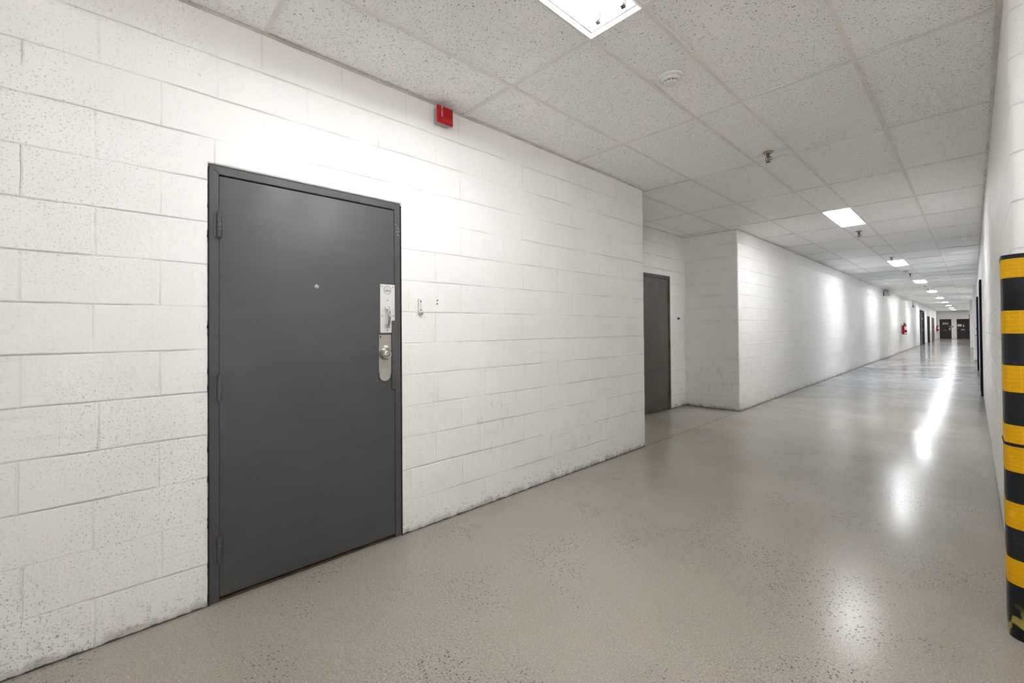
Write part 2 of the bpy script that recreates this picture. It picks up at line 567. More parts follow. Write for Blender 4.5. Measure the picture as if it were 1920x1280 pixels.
def thing(name, label, cat, loc=(0, 0, 0), rz=0.0, group=None, kind=None):
    o = bpy.data.objects.new(name, None)
    COL.objects.link(o)
    o.empty_display_size = 0.1
    o.location = loc
    o.rotation_euler = (0, 0, rz)
    return tag(o, label, cat, group, kind)


def dup(root, loc, label=None, rz=None):
    r = root.copy()
    COL.objects.link(r)
    r.location = loc
    if rz is not None:
        r.rotation_euler = (0, 0, rz)
    if label:
        r['label'] = label
    for ch in list(root.children):
        c = ch.copy()
        COL.objects.link(c)
        c.parent = r
        for g in list(ch.children):
            d = g.copy()
            COL.objects.link(d)
            d.parent = c
    return r


def structure(o, label, cat):
    return tag(o, label, cat, None, 'structure')


def text_mesh(txt, size, depth, name, m, parent, loc, rot):
    cu = bpy.data.curves.new(name, 'FONT')
    cu.body = txt
    cu.size = size
    cu.extrude = depth
    cu.align_x = 'CENTER'
    cu.align_y = 'CENTER'
    tmp = bpy.data.objects.new(name + '_tmp', cu)
    COL.objects.link(tmp)
    bpy.context.view_layer.update()
    me = bpy.data.meshes.new_from_object(tmp.evaluated_get(bpy.context.evaluated_depsgraph_get()))
    bpy.data.objects.remove(tmp)
    me.materials.clear()
    me.materials.append(M[m])
    o = bpy.data.objects.new(name, me)
    COL.objects.link(o)
    o.parent = parent
    o.location = loc
    o.rotation_euler = rot
    return o


# ------------------------------------------------------------------ floor
b = MB()
b.box(-1.05, XS, YB - 0.2, YE + 0.2, -0.12, 0.0)
structure(b.build('floor', 'floor', smooth=0), 'polished speckled concrete floor running down the corridor', 'floor')

# ------------------------------------------------------------------ walls
D1Y0, D1Y1, D1Z = 0.345, 1.371, 2.110       # opening of the near door
D2Y0, D2Y1, D2Z = 5.655, 6.640, 2.136       # opening of the recess door


def corner_strip(bm, pts, seed, amp):
    """vertical strip of block edge, its arris chipped: pts is a plan polyline, the middle ones wander inward"""
    zs = [i * 0.02 for i in range(int(ZT / 0.02) + 1)] + [ZT]
    cx = sum(p[0] for p in pts) / len(pts)
    cy_ = sum(p[1] for p in pts) / len(pts)
    rows = []
    for z in zs:
        nz = mnoise.noise(Vector((seed, 3.1, z * 9.0))) + 0.6 * mnoise.noise(Vector((seed, 9.7, z * 31.0)))
        fj = abs((z / COURSE + 0.5) % 1.0 - 0.5) * COURSE
        k = amp * max(0.0, nz * 0.8 + 0.15) + (0.006 if fj < 0.012 else 0.0)
        if z < 0.25:
            k += amp * 1.6 * max(0.0, mnoise.noise(Vector((seed, 5.0, z * 22.0))) + 0.2)
        row = []
        for i, (x, y) in enumerate(pts):
            f = 0.0 if i in (0, len(pts) - 1) else 1.0
            d = Vector((pts[0][0] + pts[-1][0] - 2 * x, pts[0][1] + pts[-1][1] - 2 * y))
            if d.length > 1e-6:
                d.normalize()
            row.append(bm.verts.new((x + d.x * k * f, y + d.y * k * f, z)))
        rows.append(row)
    for a, c in zip(rows, rows[1:]):
        for i in range(len(pts) - 1):
            bm.faces.new((a[i], a[i + 1], c[i + 1], c[i]))


def hole_face_x(b, x, y0, y1, hy0, hy1, hz, depth):
    """wall face at x with a door pocket going to smaller x"""
    b.quad((x, y0, 0), (x, hy0, 0), (x, hy0, ZT), (x, y0, ZT))
    b.quad((x, hy0, hz), (x, hy1, hz), (x, hy1, ZT), (x, hy0, ZT))
    b.quad((x, hy1, 0), (x, y1, 0), (x, y1, ZT), (x, hy1, ZT))
    e = 0.006
    xi = x - e
    q = x - depth
    for (ya, yb) in ((hy0, hy0 + e), (hy1, hy1 - e)):
        b.quad((x, ya, 0), (x, ya, hz), (xi, yb, hz - e), (xi, yb, 0))
        b.quad((xi, yb, 0), (xi, yb, hz - e), (q, yb, hz - e), (q, yb, 0))
    b.quad((x, hy0, hz), (x, hy1, hz), (xi, hy1 - e, hz - e), (xi, hy0 + e, hz - e))
    b.quad((xi, hy0 + e, hz - e), (xi, hy1 - e, hz - e), (q, hy1 - e, hz - e), (q, hy0 + e, hz - e))
    b.quad((q, hy0 + e, 0), (q, hy1 - e, 0), (q, hy1 - e, hz - e), (q, hy0 + e, hz - e))


def arc(cx, cy, r, a0, a1, n=4):
    return [(cx + r * math.cos(a0 + (a1 - a0) * i / n), cy + r * math.sin(a0 + (a1 - a0) * i / n)) for i in range(n + 1)]


R = 0.014
b = MB()
hole_face_x(b, 0.0, YB, YC - R, D1Y0, D1Y1, D1Z, 0.16)
corner_strip(b.bm, arc(-R, YC - R, R, 0, PI / 2), 1.7, 0.007)
b.quad((-R, YC, 0), (-1.05, YC, 0), (-1.05, YC, ZT), (-R, YC, ZT))
b.quad((-1.05, YB, 0), (0, YB, 0), (0, YB, ZT), (-1.05, YB, ZT))
b.quad((-1.05, YC, 0), (-1.05, YB, 0), (-1.05, YB, ZT), (-1.05, YC, ZT))
structure(b.build('wall_left', 'block', smooth=0.9), 'white painted block wall around the near grey door', 'wall')

b = MB()
hole_face_x(b, XREC, YC, YJ, D2Y0, D2Y1, D2Z, 0.16)
structure(b.build('wall_recess', 'block', smooth=0), 'white block back wall of the recess with the olive door', 'wall')

b = MB()
b.quad((0, YJ + R, 0), (0, YE, 0), (0, YE, ZT), (0, YJ + R, ZT))
corner_strip(b.bm, arc(-R, YJ + R, R, 0, -PI / 2), 6.3, 0.007)
b.quad((-1.05, YJ, 0), (-R, YJ, 0), (-R, YJ, ZT), (-1.05, YJ, ZT))
structure(b.build('wall_left', 'block', smooth=0.9), 'long white block wall beyond the recess, with extinguishers', 'wall')

b = MB()
b.box(-0.2, 3.2, YE, YE + 0.2, 0, ZT)
structure(b.build('wall_end', 'block', smooth=0), 'white wall closing the far end of the corridor', 'wall')

# right wall: steps into the corridor twice on the way, rounded end beside the camera
YN = 2.762
plan = [(XR, 23.9), (2.50, 23.9), (2.50, 37.0), (2.36, 37.0), (2.36, YE), (3.2, YE), (3.2, YN + 0.30), (2.9 + 0.0, YN + 0.30)]
plan = [(2.90, YN + 0.05)] + [(2.85 + 0.05 * math.cos(a), YN + 0.05 + 0.05 * math.sin(a)) for a in (0, -PI / 6, -PI / 3, -PI / 2)][1:] + \
       [(XR + 0.05 + 0.05 * math.cos(a), YN + 0.05 + 0.05 * math.sin(a)) for a in (-PI / 2, -PI * 2 / 3, -PI * 5 / 6, -PI)] + plan
b = MB()
A = [b.bm.verts.new((x, y, 0)) for x, y in plan]
B = [b.bm.verts.new((x, y, ZT)) for x, y in plan]
for i in range(len(plan)):
    j = (i + 1) % len(plan)
    b.bm.faces.new((A[i], A[j], B[j], B[i]))
structure(b.build('wall_right', 'block', smooth=0.7), 'white block wall down the right of the corridor, rounded near end', 'wall')

b = MB()
b.box(2.92, XS, YN + 0.28, YN + 0.48, 0, ZT)
structure(b.build('wall_front', 'block', smooth=0), 'white block wall of the open area beside the corridor mouth', 'wall')
b = MB()
BX0, BX1 = 0.5, 6.1                          # second loading door, unseen behind the viewpoint, added for its light on the ceiling
b.box(-1.05, BX0, YB - 0.2, YB, 0, ZT)
b.box(BX1, XS, YB - 0.2, YB, 0, ZT)
b.box(BX0, BX1, YB - 0.2, YB, DZ, ZT)
structure(b.build('wall_back', 'block', smooth=0), 'white block wall behind the viewpoint', 'wall')
b = MB()
DY0, DY1 = -4.2, 1.7              # open loading door, out of the frame to the right
b.box(XS, XS + 0.2, YB - 0.2, DY0, 0, ZT)
b.box(XS, XS + 0.2, DY1, YN + 0.48, 0, ZT)
b.box(XS, XS + 0.2, DY0, DY1, DZ, ZT)
structure(b.build('wall_side', 'block', smooth=0), 'white block wall at the far side of the open area', 'wall')

# ------------------------------------------------------------------ ceiling
LIGHT_K = [-1] + list(range(10))            # rows of fixtures, the first one behind the camera
SIDE_X = XD + 9 * T                        # a fixture over the open area, out of frame
light_cells = {(1, 5 * k) for k in LIGHT_K}  # the cell ends at cross tee 5k
xl = [XREC - 0.2, XA - 4 * T + 0.04, XA - 2 * T, XA, XB, XC, XD, XD + 2 * T, XD + 4 * T, XD + 5 * T, XD + 7 * T, XD + 9 * T, XD + 11 * T, XD + 13 * T, XD + 15 * T, XD + 17 * T, XS]
xl = [v for v in xl if v < XS - 0.05] + [XS]
SPR = [(1.281, 4.208), (1.255, 8.79), (1.275, 12.64), (1.262, 16.95), (1.256, 24.4), (1.225, 31.0)]
FILL = 0.14

b = MB()
g = MB()
BW = 0.012
j0, j1 = -7, 48


def tile(bm_b, x0, x1, y0, y1):
    dz = random.choice((0.0, 0.0, 0.001, 0.002, 0.004)) + 0.0045
    t1, t2 = random.uniform(-0.001, 0.001), random.uniform(-0.001, 0.001)
    bm_b.quad((x0, y0, H + dz), (x0, y1, H + dz + t1), (x1, y1, H + dz + t1 + t2), (x1, y0, H + dz + t2))


def tee_x(x0, x1, y):
    g.box(x0, x1, y - BW, y + BW, H, H + 0.0035)


ys = [Y0 + U * j for j in range(j0, j1)]
fills = {}
for (sx, sy) in SPR:
    j = math.ceil((sy - Y0) / U)
    fills[j] = Y0 + U * j - FILL
for j in range(j0, j1):
    ya, yb = Y0 + U * (j - 1), Y0 + U * j
    if ya > YE:
        break
    yb2 = min(yb, YE)
    for i in range(len(xl) - 1):
        x0, x1 = xl[i], xl[i + 1]
        if x1 <= 0.01 and (yb < YC or ya > YJ):
            continue
        if x1 > XR + 0.4 and ya > YN + 0.3:
            continue
        if abs(x0 - XB) < 1e-6 and (1, j) in light_cells:
            continue
        yc, yd = ya, yb2
        if abs(x0 - XB) < 1e-6 and j in fills:
            tile(b, x0, x1, yc, fills[j])
            tile(b, x0, x1, fills[j], yd)
            tee_x(x0 + BW, x1 - BW, fills[j])
        else:
            tile(b, x0 + (T if abs(x0 - SIDE_X) < 1e-6 and j == 0 else 0.0), x1, yc, yd)
        if yb < YE - 0.05:
            tee_x(max(x0 + BW, -0.9), x1 - BW, yb)
for i, x in enumerate(xl[1:-1]):
    ya, yb = YB, YE
    if x < 0:
        ya, yb = YC, YJ
    if x > XR:
        yb = YN + 0.3
    g.box(x - BW, x + BW, ya, yb, H - 0.0008, H + 0.0035)
ceil = structure(b.build('ceiling', 'tile', smooth=0, recalc=False), 'suspended ceiling of speckled acoustic tiles', 'ceiling')
gr = g.build('ceiling_grid', 'grid', ceil, smooth=0)
gr['kind'] = 'structure'

# concrete deck above the tiles
b = MB()
b.box(-1.05, XS, YB, YE, ZT - 0.02, ZT + 0.1)
structure(b.build('ceiling', 'dark', smooth=0), 'dark deck above the suspended ceiling tiles', 'ceiling')


# wall angles that carry the edge of the ceiling
def angle_strip(name, pts, wdt, label, seed):
    """an L trim under the tile edge, slightly wavy; pts: plan polyline, the flange lies to its left"""
    bb = MB()
    for (xa, ya), (xb, yb) in zip(pts, pts[1:]):
        L = math.hypot(xb - xa, yb - ya)
        n = max(2, int(L / 0.35))
        dx, dy = (xb - xa) / L, (yb - ya) / L
        nx, ny = dy, -dx
        prev = None
        for i in range(n + 1):
            t = L * i / n
            wv = 0.0022 * mnoise.noise(Vector((t * 0.9, seed, 0.3)))
            zz = H - 0.0025 + wv
            p = (xa + dx * t, ya + dy * t)
            ring = [(p[0] + nx * o, p[1] + ny * o, zz + q) for o, q in ((0.0008, 0), (wdt, 0.0), (wdt, 0.0015), (0.0022, 0.0015), (0.0022, 0.022), (0.0008, 0.022))]
            ring = [bb.bm.verts.new(v) for v in ring]
            if prev:
                for a in range(6):
                    c = (a + 1) % 6
                    bb.bm.faces.new((prev[a], prev[c], ring[c], ring[a]))
            prev = ring
    o = bb.build(name, 'angle', smooth=0)
    return structure(o, label, 'trim')


angle_strip('trim_1', [(0, YB), (0, YC)], 0.020, 'ceiling edge angle above the near door wall', 1.0)
angle_strip('trim_2', [(XREC, YC), (XREC, YJ), (0.0, YJ)], 0.020, 'ceiling edge angle round the recess', 2.0)
angle_strip('trim_3', [(0, YJ), (0, YE)], 0.020, 'ceiling edge angle along the long white wall', 3.0)
angle_strip('trim_4', [(XR, 23.9), (XR, YN + 0.05)], 0.020, 'ceiling edge angle along the right wall', 4.0)


# ------------------------------------------------------------------ ceiling lights
def make_light(tube_mat):
    W2, L2 = T / 2 - 0.002, U / 2 - 0.002
    r = thing('ceiling_light', 'x', 'ceiling light')
    f = MB()                                     # flange round the opening
    fl = 0.015
    fr_ = [(W2, L2, 0.004), (W2, L2, -0.004), (W2 - 0.003, L2 - 0.003, -0.005), (W2 - fl, L2 - fl, 0.010), (W2 - fl, L2 - fl, 0.014)]
    rg_ = [[f.bm.verts.new((sx * a, sy * c, z)) for sx, sy in ((-1, -1), (1, -1), (1, 1), (-1, 1))] for a, c, z in fr_]
    for A_, B_ in zip(rg_, rg_[1:]):
        for i in range(4):
            j = (i + 1) % 4
            f.bm.faces.new((A_[i], A_[j], B_[j], B_[i]))
    f.build('light_frame', 'enamel', r, smooth=0)
    d = MB()                                     # dark strips painted as the shadow line between frame and pan
    w, l = W2 - fl, L2 - fl
    p = MB()
    q = 0.0055
    dep = 0.075
    w2, l2 = w - q, l - q
    # pan: sloped sides and top, seen from below
    prof = [(w2, l2, 0.014), (w2 - 0.012, l2 - 0.006, 0.035), (w2 - 0.05, l2 - 0.010, dep)]
    rings = [[p.bm.verts.new((sx * a, sy * c, z)) for sx, sy in ((-1, -1), (1, -1), (1, 1), (-1, 1))] for a, c, z in prof]
    for A_, B_ in zip(rings, rings[1:]):
        for i in range(4):
            j = (i + 1) % 4
            p.bm.faces.new((A_[i], A_[j], B_[j], B_[i]))
    p.bm.faces.new(rings[-1])
    p.build('light_pan', 'enamel', r, smooth=0)
    for (x0, x1, y0, y1) in ((-w, -w2, -l, l), (w2, w, -l, l), (-w2, w2, -l, -l2), (-w2, w2, l2, l)):
        d.box(x0, x1, y0, y1, 0.0125, 0.0145)
    d.build('shadow_gap', 'darkgrey', r, smooth=0)
    bc = MB()                                    # ballast cover between the tubes
    yb = l2 - 0.085
    n = 8
    poly = [(-0.040, dep), (-0.028, 0.042), (-0.014, 0.034), (0.014, 0.034), (0.028, 0.042), (0.040, dep)]
    bc.prism(poly, -yb, yb, 'XZ')
    bc.build('ballast_cover', 'enamel', r, smooth=0.5)
    for sx in (-1, 1):
        xt = sx * 0.073
        t = MB()
        yt = l2 - 0.045
        t.lathe([(0.0127, -yt), (0.0127, yt)], (xt, 0, 0.030), 'Y', 16)
        tb = t.build('tube', tube_mat, r)
        for sy in (-1, 1):
            c = MB()
            c.lathe([(0.0132, sy * yt), (0.0132, sy * (yt + 0.014)), (0.006, sy * (yt + 0.016))], (xt, 0, 0.030), 'Y', 16)
            c.build('tube_cap', 'darkgrey', tb)
            s = MB()
            s.box(xt - 0.011, xt + 0.011, sy * (yt + 0.024) - 0.006, sy * (yt + 0.024) + 0.006, 0.018, dep, 0.003)
            s.build('socket', 'darkgrey', r)
    return r


xcl = (XB + XC) / 2
names_l = {
    0: 'open fluorescent troffer cut by the top of the photo, tubes showing, nearest light',
    1: 'bright ceiling light second along the corridor, just before a sprinkler',
    2: 'third ceiling light along the corridor, sprinkler close in front of it',
    3: 'fourth ceiling light along the corridor, counted from the nearest',
    4: 'fifth ceiling light along the corridor, near the white wall unit',
    5: 'sixth ceiling light along the corridor, counted from the nearest',
    6: 'seventh ceiling light along the corridor, counted from the nearest',
    7: 'eighth ceiling light along the corridor, third from the end wall',
    8: 'ninth ceiling light along the corridor, second from the end wall',
    9: 'last ceiling light, just before the end wall with two doors',
    -1: 'ceiling light over the corridor behind the viewpoint',
}
lw = make_light('tube')
lc = make_light('tubec')
for idx, k in enumerate(range(0, 10)):
    loc = (xcl, Y0 + 5 * k * U - U / 2, H)
    src = lw if k < 2 else lc
    if k in (0, 2):
        o = src
        o.location = loc
        o['label'] = names_l[k]
    else:
        o = dup(src, loc, names_l[k])
    o['group'] = 'ceiling lights along the corridor'
o = dup(lw, (xcl, Y0 - 5 * U - U / 2, H), names_l[-1])
o['group'] = 'ceiling lights along the corridor'

o = make_light('tubed')
o.location = (SIDE_X + T / 2, Y0 - U / 2, H)
o['label'] = 'ceiling light over the open area right of the corridor mouth'
o['group'] = 'ceiling lights along the corridor'


# ------------------------------------------------------------------ sprinklers
def make_sprinkler():
    r = thing('sprinkler', 'x', 'sprinkler')
    e = MB()
    e.lathe([(0.043, 0.0), (0.043, -0.003), (0.036, -0.010), (0.024, -0.012), (0.016, -0.012)], (0, 0, 0), 'Z', 28)
    e.build('escutcheon', 'escut', r)
    h = MB()
    h.lathe([(0.016, -0.010), (0.016, -0.026), (0.013, -0.030), (0.013, -0.042), (0.010, -0.046)], (0, 0, 0), 'Z', 12)
    h.build('body', 'brass', r)
    y = MB()
    for s in (-1, 1):
        y.tube([(s * 0.010, 0, -0.040), (s * 0.017, 0, -0.052), (s * 0.016, 0, -0.066), (s * 0.006, 0, -0.082), (0, 0, -0.086)], 0.0038, 8)
    y.lathe([(0.004, -0.044), (0.005, -0.060), (0.004, -0.074)], (0, 0, 0), 'Z', 10)
    y.build('frame_arms', 'brass', r)
    lv = MB()
    lv.tube([(0.006, 0.006, -0.050), (0.026, 0.018, -0.044), (0.028, 0.019, -0.068), (0.007, 0.006, -0.070)], 0.003, 8)
    lv.build('trip_lever', 'brass', r)
    d = MB()
    seg = 24
    pts = []
    for i in range(seg):
        rr = 0.021 if i % 2 == 0 else 0.015
        a = 2 * PI * i / seg
        pts.append((rr * math.cos(a), rr * math.sin(a)))
    d.prism(pts, -0.090, -0.0875, 'XY')
    d.build('deflector', 'brass', r, smooth=0)
    return r


sp = make_sprinkler()
slab = ['brass pendent sprinkler on the ceiling nearest the viewpoint',
        'brass pendent sprinkler just beyond the second ceiling light',
        'dark sprinkler just in front of the third ceiling light',
        'dark sprinkler between the third and fourth ceiling lights',
        'small dark sprinkler beside the fifth ceiling light',
        'small dark sprinkler beside the sixth ceiling light']
for i, (x, y) in enumerate(SPR):
    if i == 0:
        o = sp
        o.location = (x, y, H)
        o['label'] = slab[0]
    else:
        o = dup(sp, (x, y, H), slab[i])
    o['group'] = 'ceiling sprinklers'


# ------------------------------------------------------------------ smoke detectors
def make_detector():
    r = thing('smoke_detector', 'x', 'smoke detector')
    p = MB()
    p.lathe([(0.070, 0.0), (0.072, -0.005), (0.069, -0.012), (0.055, -0.016), (0.050, -0.017)], (0, 0, 0), 'Z', 40)
    p.build('mounting_base', 'whitep', r)
    h = MB()
    h.lathe([(0.052, -0.014), (0.053, -0.022), (0.048, -0.028), (0.040, -0.030), (0.034, -0.030)], (0, 0, 0), 'Z', 40)
    h.build('housing', 'whitep', r)
    v = MB()
    v.lathe([(0.033, -0.028), (0.033, -0.039)], (0, 0, 0), 'Z', 32)
    v.build('vent_ring', 'black', r)
    rb = MB()
    for i in range(10):
        a = 2 * PI * i / 10 + 0.2
        ca, sa = math.cos(a), math.sin(a)
        rb.tube([(0.036 * ca, 0.036 * sa, -0.028), (0.036 * ca, 0.036 * sa, -0.040)], 0.0035, 6)
    rb.build('vent_ribs', 'whitep', r)
    c = MB()
    c.lathe([(0.038, -0.038), (0.037, -0.043), (0.026, -0.047), (0.010, -0.048)], (0, 0, 0), 'Z', 40)
    c.build('cap', 'whitep', r)
    return r


sd = make_detector()
sd.location = (1.247, 2.50, H)
sd['label'] = 'round white smoke detector on the tile beyond the nearest light'
for loc, lab in (((1.25, 16.0, H), 'small smoke detector just beyond the third ceiling light'),
                 ((1.27, 22.4, H), 'small smoke detector just beyond the fourth ceiling light')):
    dup(sd, loc, lab)


# ------------------------------------------------------------------ doors
# local frame: x across the opening, -y out of the wall, z up; +90 degrees turns it onto the left wall
def frame_mesh(w, h, fw, y0, y1, bev=0.002):
    b = MB()
    b.prism([(0, 0), (fw, 0), (fw, h - fw), (0, h)], y1, y0, 'XZ', bev)
    b.prism([(w - fw, 0), (w, 0), (w, h), (w - fw, h - fw)], y1, y0, 'XZ', bev)
    b.prism([(0, h), (fw, h - fw), (w - fw, h - fw), (w, h)], y1, y0, 'XZ', bev)
    return b


def hinge(parent, x, z, y, m, hh=0.122):
    b = MB()
    n = 5
    for i in range(n):
        z0 = z - hh / 2 + hh * i / n
        b.lathe([(0.0105, z0 + 0.0008), (0.0105, z0 + hh / n - 0.0006)], (x, y, 0), 'Z', 12)
    b.lathe([(0.0045, z - hh / 2 - 0.004), (0.0045, z + hh / 2 + 0.004)], (x, y, 0), 'Z', 10)
    b.box(x - 0.022, x + 0.003, y + 0.006, y + 0.0085, z - hh / 2, z + hh / 2)
    return b.build('hinge', m, parent)


def screw(b, x, z, y, r=0.005):
    b.lathe([(r, y), (r * 0.9, y - 0.0015), (r * 0.4, y - 0.002)], (x, 0, z), 'Y', 12)


# --- the near grey security door
OY = D1Y0
W1 = D1Y1 - D1Y0
d1 = thing('door_1', 'large dark grey steel door with pull handle and lock plates, in near white wall', 'door', (0, OY, 0), PI / 2, None, 'structure')
fw = 0.040
fb = frame_mesh(W1 - 0.018, D1Z - 0.011, fw, 0.004, 0.11)
bmesh.ops.translate(fb.bm, verts=fb.bm.verts[:], vec=(0.009, 0, 0))
fr = fb.build('door_frame', 'frame', d1, smooth=0.4)
b = MB()                                         # dark strip round the frame: black chips plus the gap's shadow line, painted in
for side in (0, 1):
    zs = [i * 0.012 for i in range(int((D1Z - 0.01) / 0.012))]
    prev = None
    for z in zs:
        n1 = mnoise.noise(Vector((side * 7.0, 1.0, z * 14.0))) + 0.7 * mnoise.noise(Vector((side * 7.0, 4.0, z * 55.0)))
        wd = 0.0045 + 0.009 * max(0.0, n1 - 0.12) * (1.0 if side == 0 else 0.15)
        xo = 0.0095 - wd if side == 0 else W1 - 0.0095
        cur = [b.bm.verts.new(v) for v in ((xo, -0.0012, z), (xo + wd, -0.0012, z), (xo + wd, 0.012, z), (xo, 0.012, z))]
        if prev:
            for a in range(4):
                c = (a + 1) % 4
                b.bm.faces.new((prev[a], prev[c], cur[c], cur[a]))
        prev = cur
b.build('gap_strip', 'dark', d1, smooth=0)
x0l, x1l = 0.039 + 0.0115, W1 - 0.0115 - 0.039
leafz0, leafz1 = 0.020, 2.052
b = MB()
b.box(x0l, x1l, 0.008, 0.052, leafz0, leafz1, 0.0025)
leaf = b.build('door_leaf', 'door', d1)
b = MB()
b.box(0.009, W1 - 0.009, 0.006, 0.11, 0.0, 0.010, 0.003)
b.build('sill', 'sill', d1)
b = MB()
b.box(0.012, W1 - 0.012, 0.054, 0.14, 0.001, D1Z - 0.02)
b.build('dark_backing', 'dark', d1, smooth=0)  # black board behind the leaf, put in so the gaps read dark
for z in (1.812, 1.026, 0.250):
    hinge(leaf, x0l - 0.001, z, -0.006, 'frame')
# viewer
b = MB()
b.lathe([(0.012, 0.009), (0.012, 0.004), (0.0095, 0.002), (0.006, 0.0025)], (0.849 - OY, 0, 1.543), 'Y', 20)
vw = b.build('door_viewer', 'zinc', leaf)
b = MB()
b.lathe([(0.0055, 0.004), (0.0052, 0.0010), (0.003, 0.0003)], (0.849 - OY, 0, 1.543), 'Y', 16)
b.build('lens', 'chrome', vw)
# upper pull plate (notched at lower right)
px0, px1, pz0, pz1 = 1.2255 - OY, 1.3225 - OY, 1.282, 1.582
b = MB()
b.prism([(px0, pz0), (px1 - 0.021, pz0), (px1 - 0.021, 1.358), (px1, 1.358), (px1, pz1), (px0, pz1)], 0.0085, 0.0045, 'XZ', 0.0008)
pl = b.build('pull_plate', 'bright', leaf)
pl['label'] = 'bright steel plate'
b = MB()
for (sx, sz) in ((px0 + 0.011, pz1 - 0.014), (px1 - 0.011, pz1 - 0.016), (px0 + 0.047, pz1 - 0.098), (px0 + 0.011, 1.386), (px1 - 0.011, 1.386), (px0 + 0.047, pz0 + 0.014)):
    screw(b, sx, sz, 0.0045)
b.build('screws', 'galv', pl)
# octagonal sticker
cx, cz = 1.2725 - OY, 1.5455
oc = [(cx + 0.0265 * math.cos(PI / 8 + i * PI / 4), cz + 0.0265 * math.sin(PI / 8 + i * PI / 4)) for i in range(8)]
oi = [(cx + 0.0235 * math.cos(PI / 8 + i * PI / 4), cz + 0.0235 * math.sin(PI / 8 + i * PI / 4)) for i in range(8)]
b = MB()
for i in range(8):
    j = (i + 1) % 8
    b.quad((oc[i][0], 0.0040, oc[i][1]), (oc[j][0], 0.0040, oc[j][1]), (oi[j][0], 0.0040, oi[j][1]), (oi[i][0], 0.0040, oi[i][1]))
for (za, zb, hw) in ((0.001, -0.003, 0.018), (-0.005, -0.008, 0.019), (-0.011, -0.012, 0.012), (0.010, 0.008, 0.010)):
    b.quad((cx - hw, 0.0041, cz + za), (cx + hw, 0.0041, cz + za), (cx + hw, 0.0041, cz + zb), (cx - hw, 0.0041, cz + zb))
b.build('octagon_sticker', 'greyline', pl, smooth=0)
# bow handle with its feet
b = MB()
hx = 1.2705 - OY
zt, zb_ = 1.432, 1.326
b.tube([(hx - 0.004, 0.004, zt), (hx - 0.004, -0.020, zt - 0.003), (hx - 0.003, -0.028, zt - 0.02), (hx - 0.002, -0.033, (zt + zb_) / 2), (hx - 0.003, -0.028, zb_ + 0.02), (hx - 0.004, -0.020, zb_ + 0.003), (hx - 0.004, 0.004, zb_)], 0.008, 12,
       [0.008, 0.0075, 0.008, 0.0095, 0.008, 0.0075, 0.008])
for z in (zt + 0.004, zb_ - 0.004):
    b.box(hx - 0.018, hx + 0.016, -0.001, 0.0046, z - 0.009, z + 0.009, 0.002)
b.build('pull_handle', 'chrome', leaf)
# lower lock plate, knob and swing cover
lx0, lx1 = 1.2135 - OY, 1.2955 - OY
b = MB()
b.prism([(lx0, 1.034), (lx1, 1.028), (lx1 + 0.0005, 1.268), (lx0 + 0.002, 1.269)], 0.0085, 0.003, 'XZ', 0.001)
lp = b.build('lock_plate', 'steel', leaf)
b = MB()
screw(b, lx0 + 0.012, 1.257, 0.003)
b.build('plate_screw', 'black', lp)
b = MB()
b.quad((lx0 + 0.034, 0.0026, 1.205), (lx0 + 0.060, 0.0026, 1.205), (lx0 + 0.060, 0.0026, 1.186), (lx0 + 0.034, 0.0026, 1.186))
b.build('plate_sticker', 'paper', lp, smooth=0)
b = MB()
kx, kz = lx0 + 0.039, 1.152
b.lathe([(0.038, 0.003), (0.038, -0.004), (0.036, -0.012), (0.031, -0.024), (0.029, -0.030), (0.027, -0.032), (0.0245, -0.031), (0.0245, -0.028)], (kx, 0, kz), 'Y', 32)
kn = b.build('knob', 'steel', leaf)
b = MB()
b.lathe([(0.019, -0.028), (0.019, -0.031), (0.016, -0.033), (0.010, -0.033), (0.009, -0.034), (0.004, -0.034)], (kx, 0, kz), 'Y', 24)
b.box(kx - 0.0012, kx + 0.0012, -0.0345, -0.033, kz - 0.006, kz + 0.004)
b.build('key_cylinder', 'chrome', kn)
b = MB()
b.lathe([(0.0365, 0.003), (0.0365, -0.0015), (0.035, -0.003), (0.006, -0.0032)], (lx0 + 0.039, 0, 1.020), 'Y', 40)
b.build('swing_cover', 'zinc', leaf)
# latch guard strip
b = MB()
gx0, gx1 = 1.2995 - OY, 1.329 - OY
b.box(gx0, gx1, -0.0005, 0.009, 0.93, 1.357, 0.001)
lg = b.build('latch_guard', 'frame', leaf)
b = MB()
for z in (1.335, 1.296, 1.185, 1.100, 0.955):
    screw(b, gx0 + 0.012, z, -0.0005, 0.0035)
b.build('guard_screws', 'black', lg)
b = MB()
b.box(x1l + 0.001, x1l + 0.0065, 0.0028, 0.02, 0.99, 1.06)
b.build('strike_slot', 'black', d1, smooth=0)
# white scratches on the head of the right jamb
b = MB()
random.seed(11)
for i in range(16):
    z = 1.885 + 0.13 * random.random()
    x = W1 - 0.044 + 0.024 * (1.95 - z + 0.07) / 0.13 + random.uniform(-0.006, 0.006)
    dx, dz = random.uniform(-0.006, 0.008), random.uniform(-0.013, 0.013)
    wd = random.uniform(0.0006, 0.0014)
    b.quad((x, 0.0036, z), (x + wd, 0.0036, z), (x + dx + wd, 0.0036, z + dz), (x + dx, 0.0036, z + dz))
b.build('paint_scratches', 'letter', fr, smooth=0)

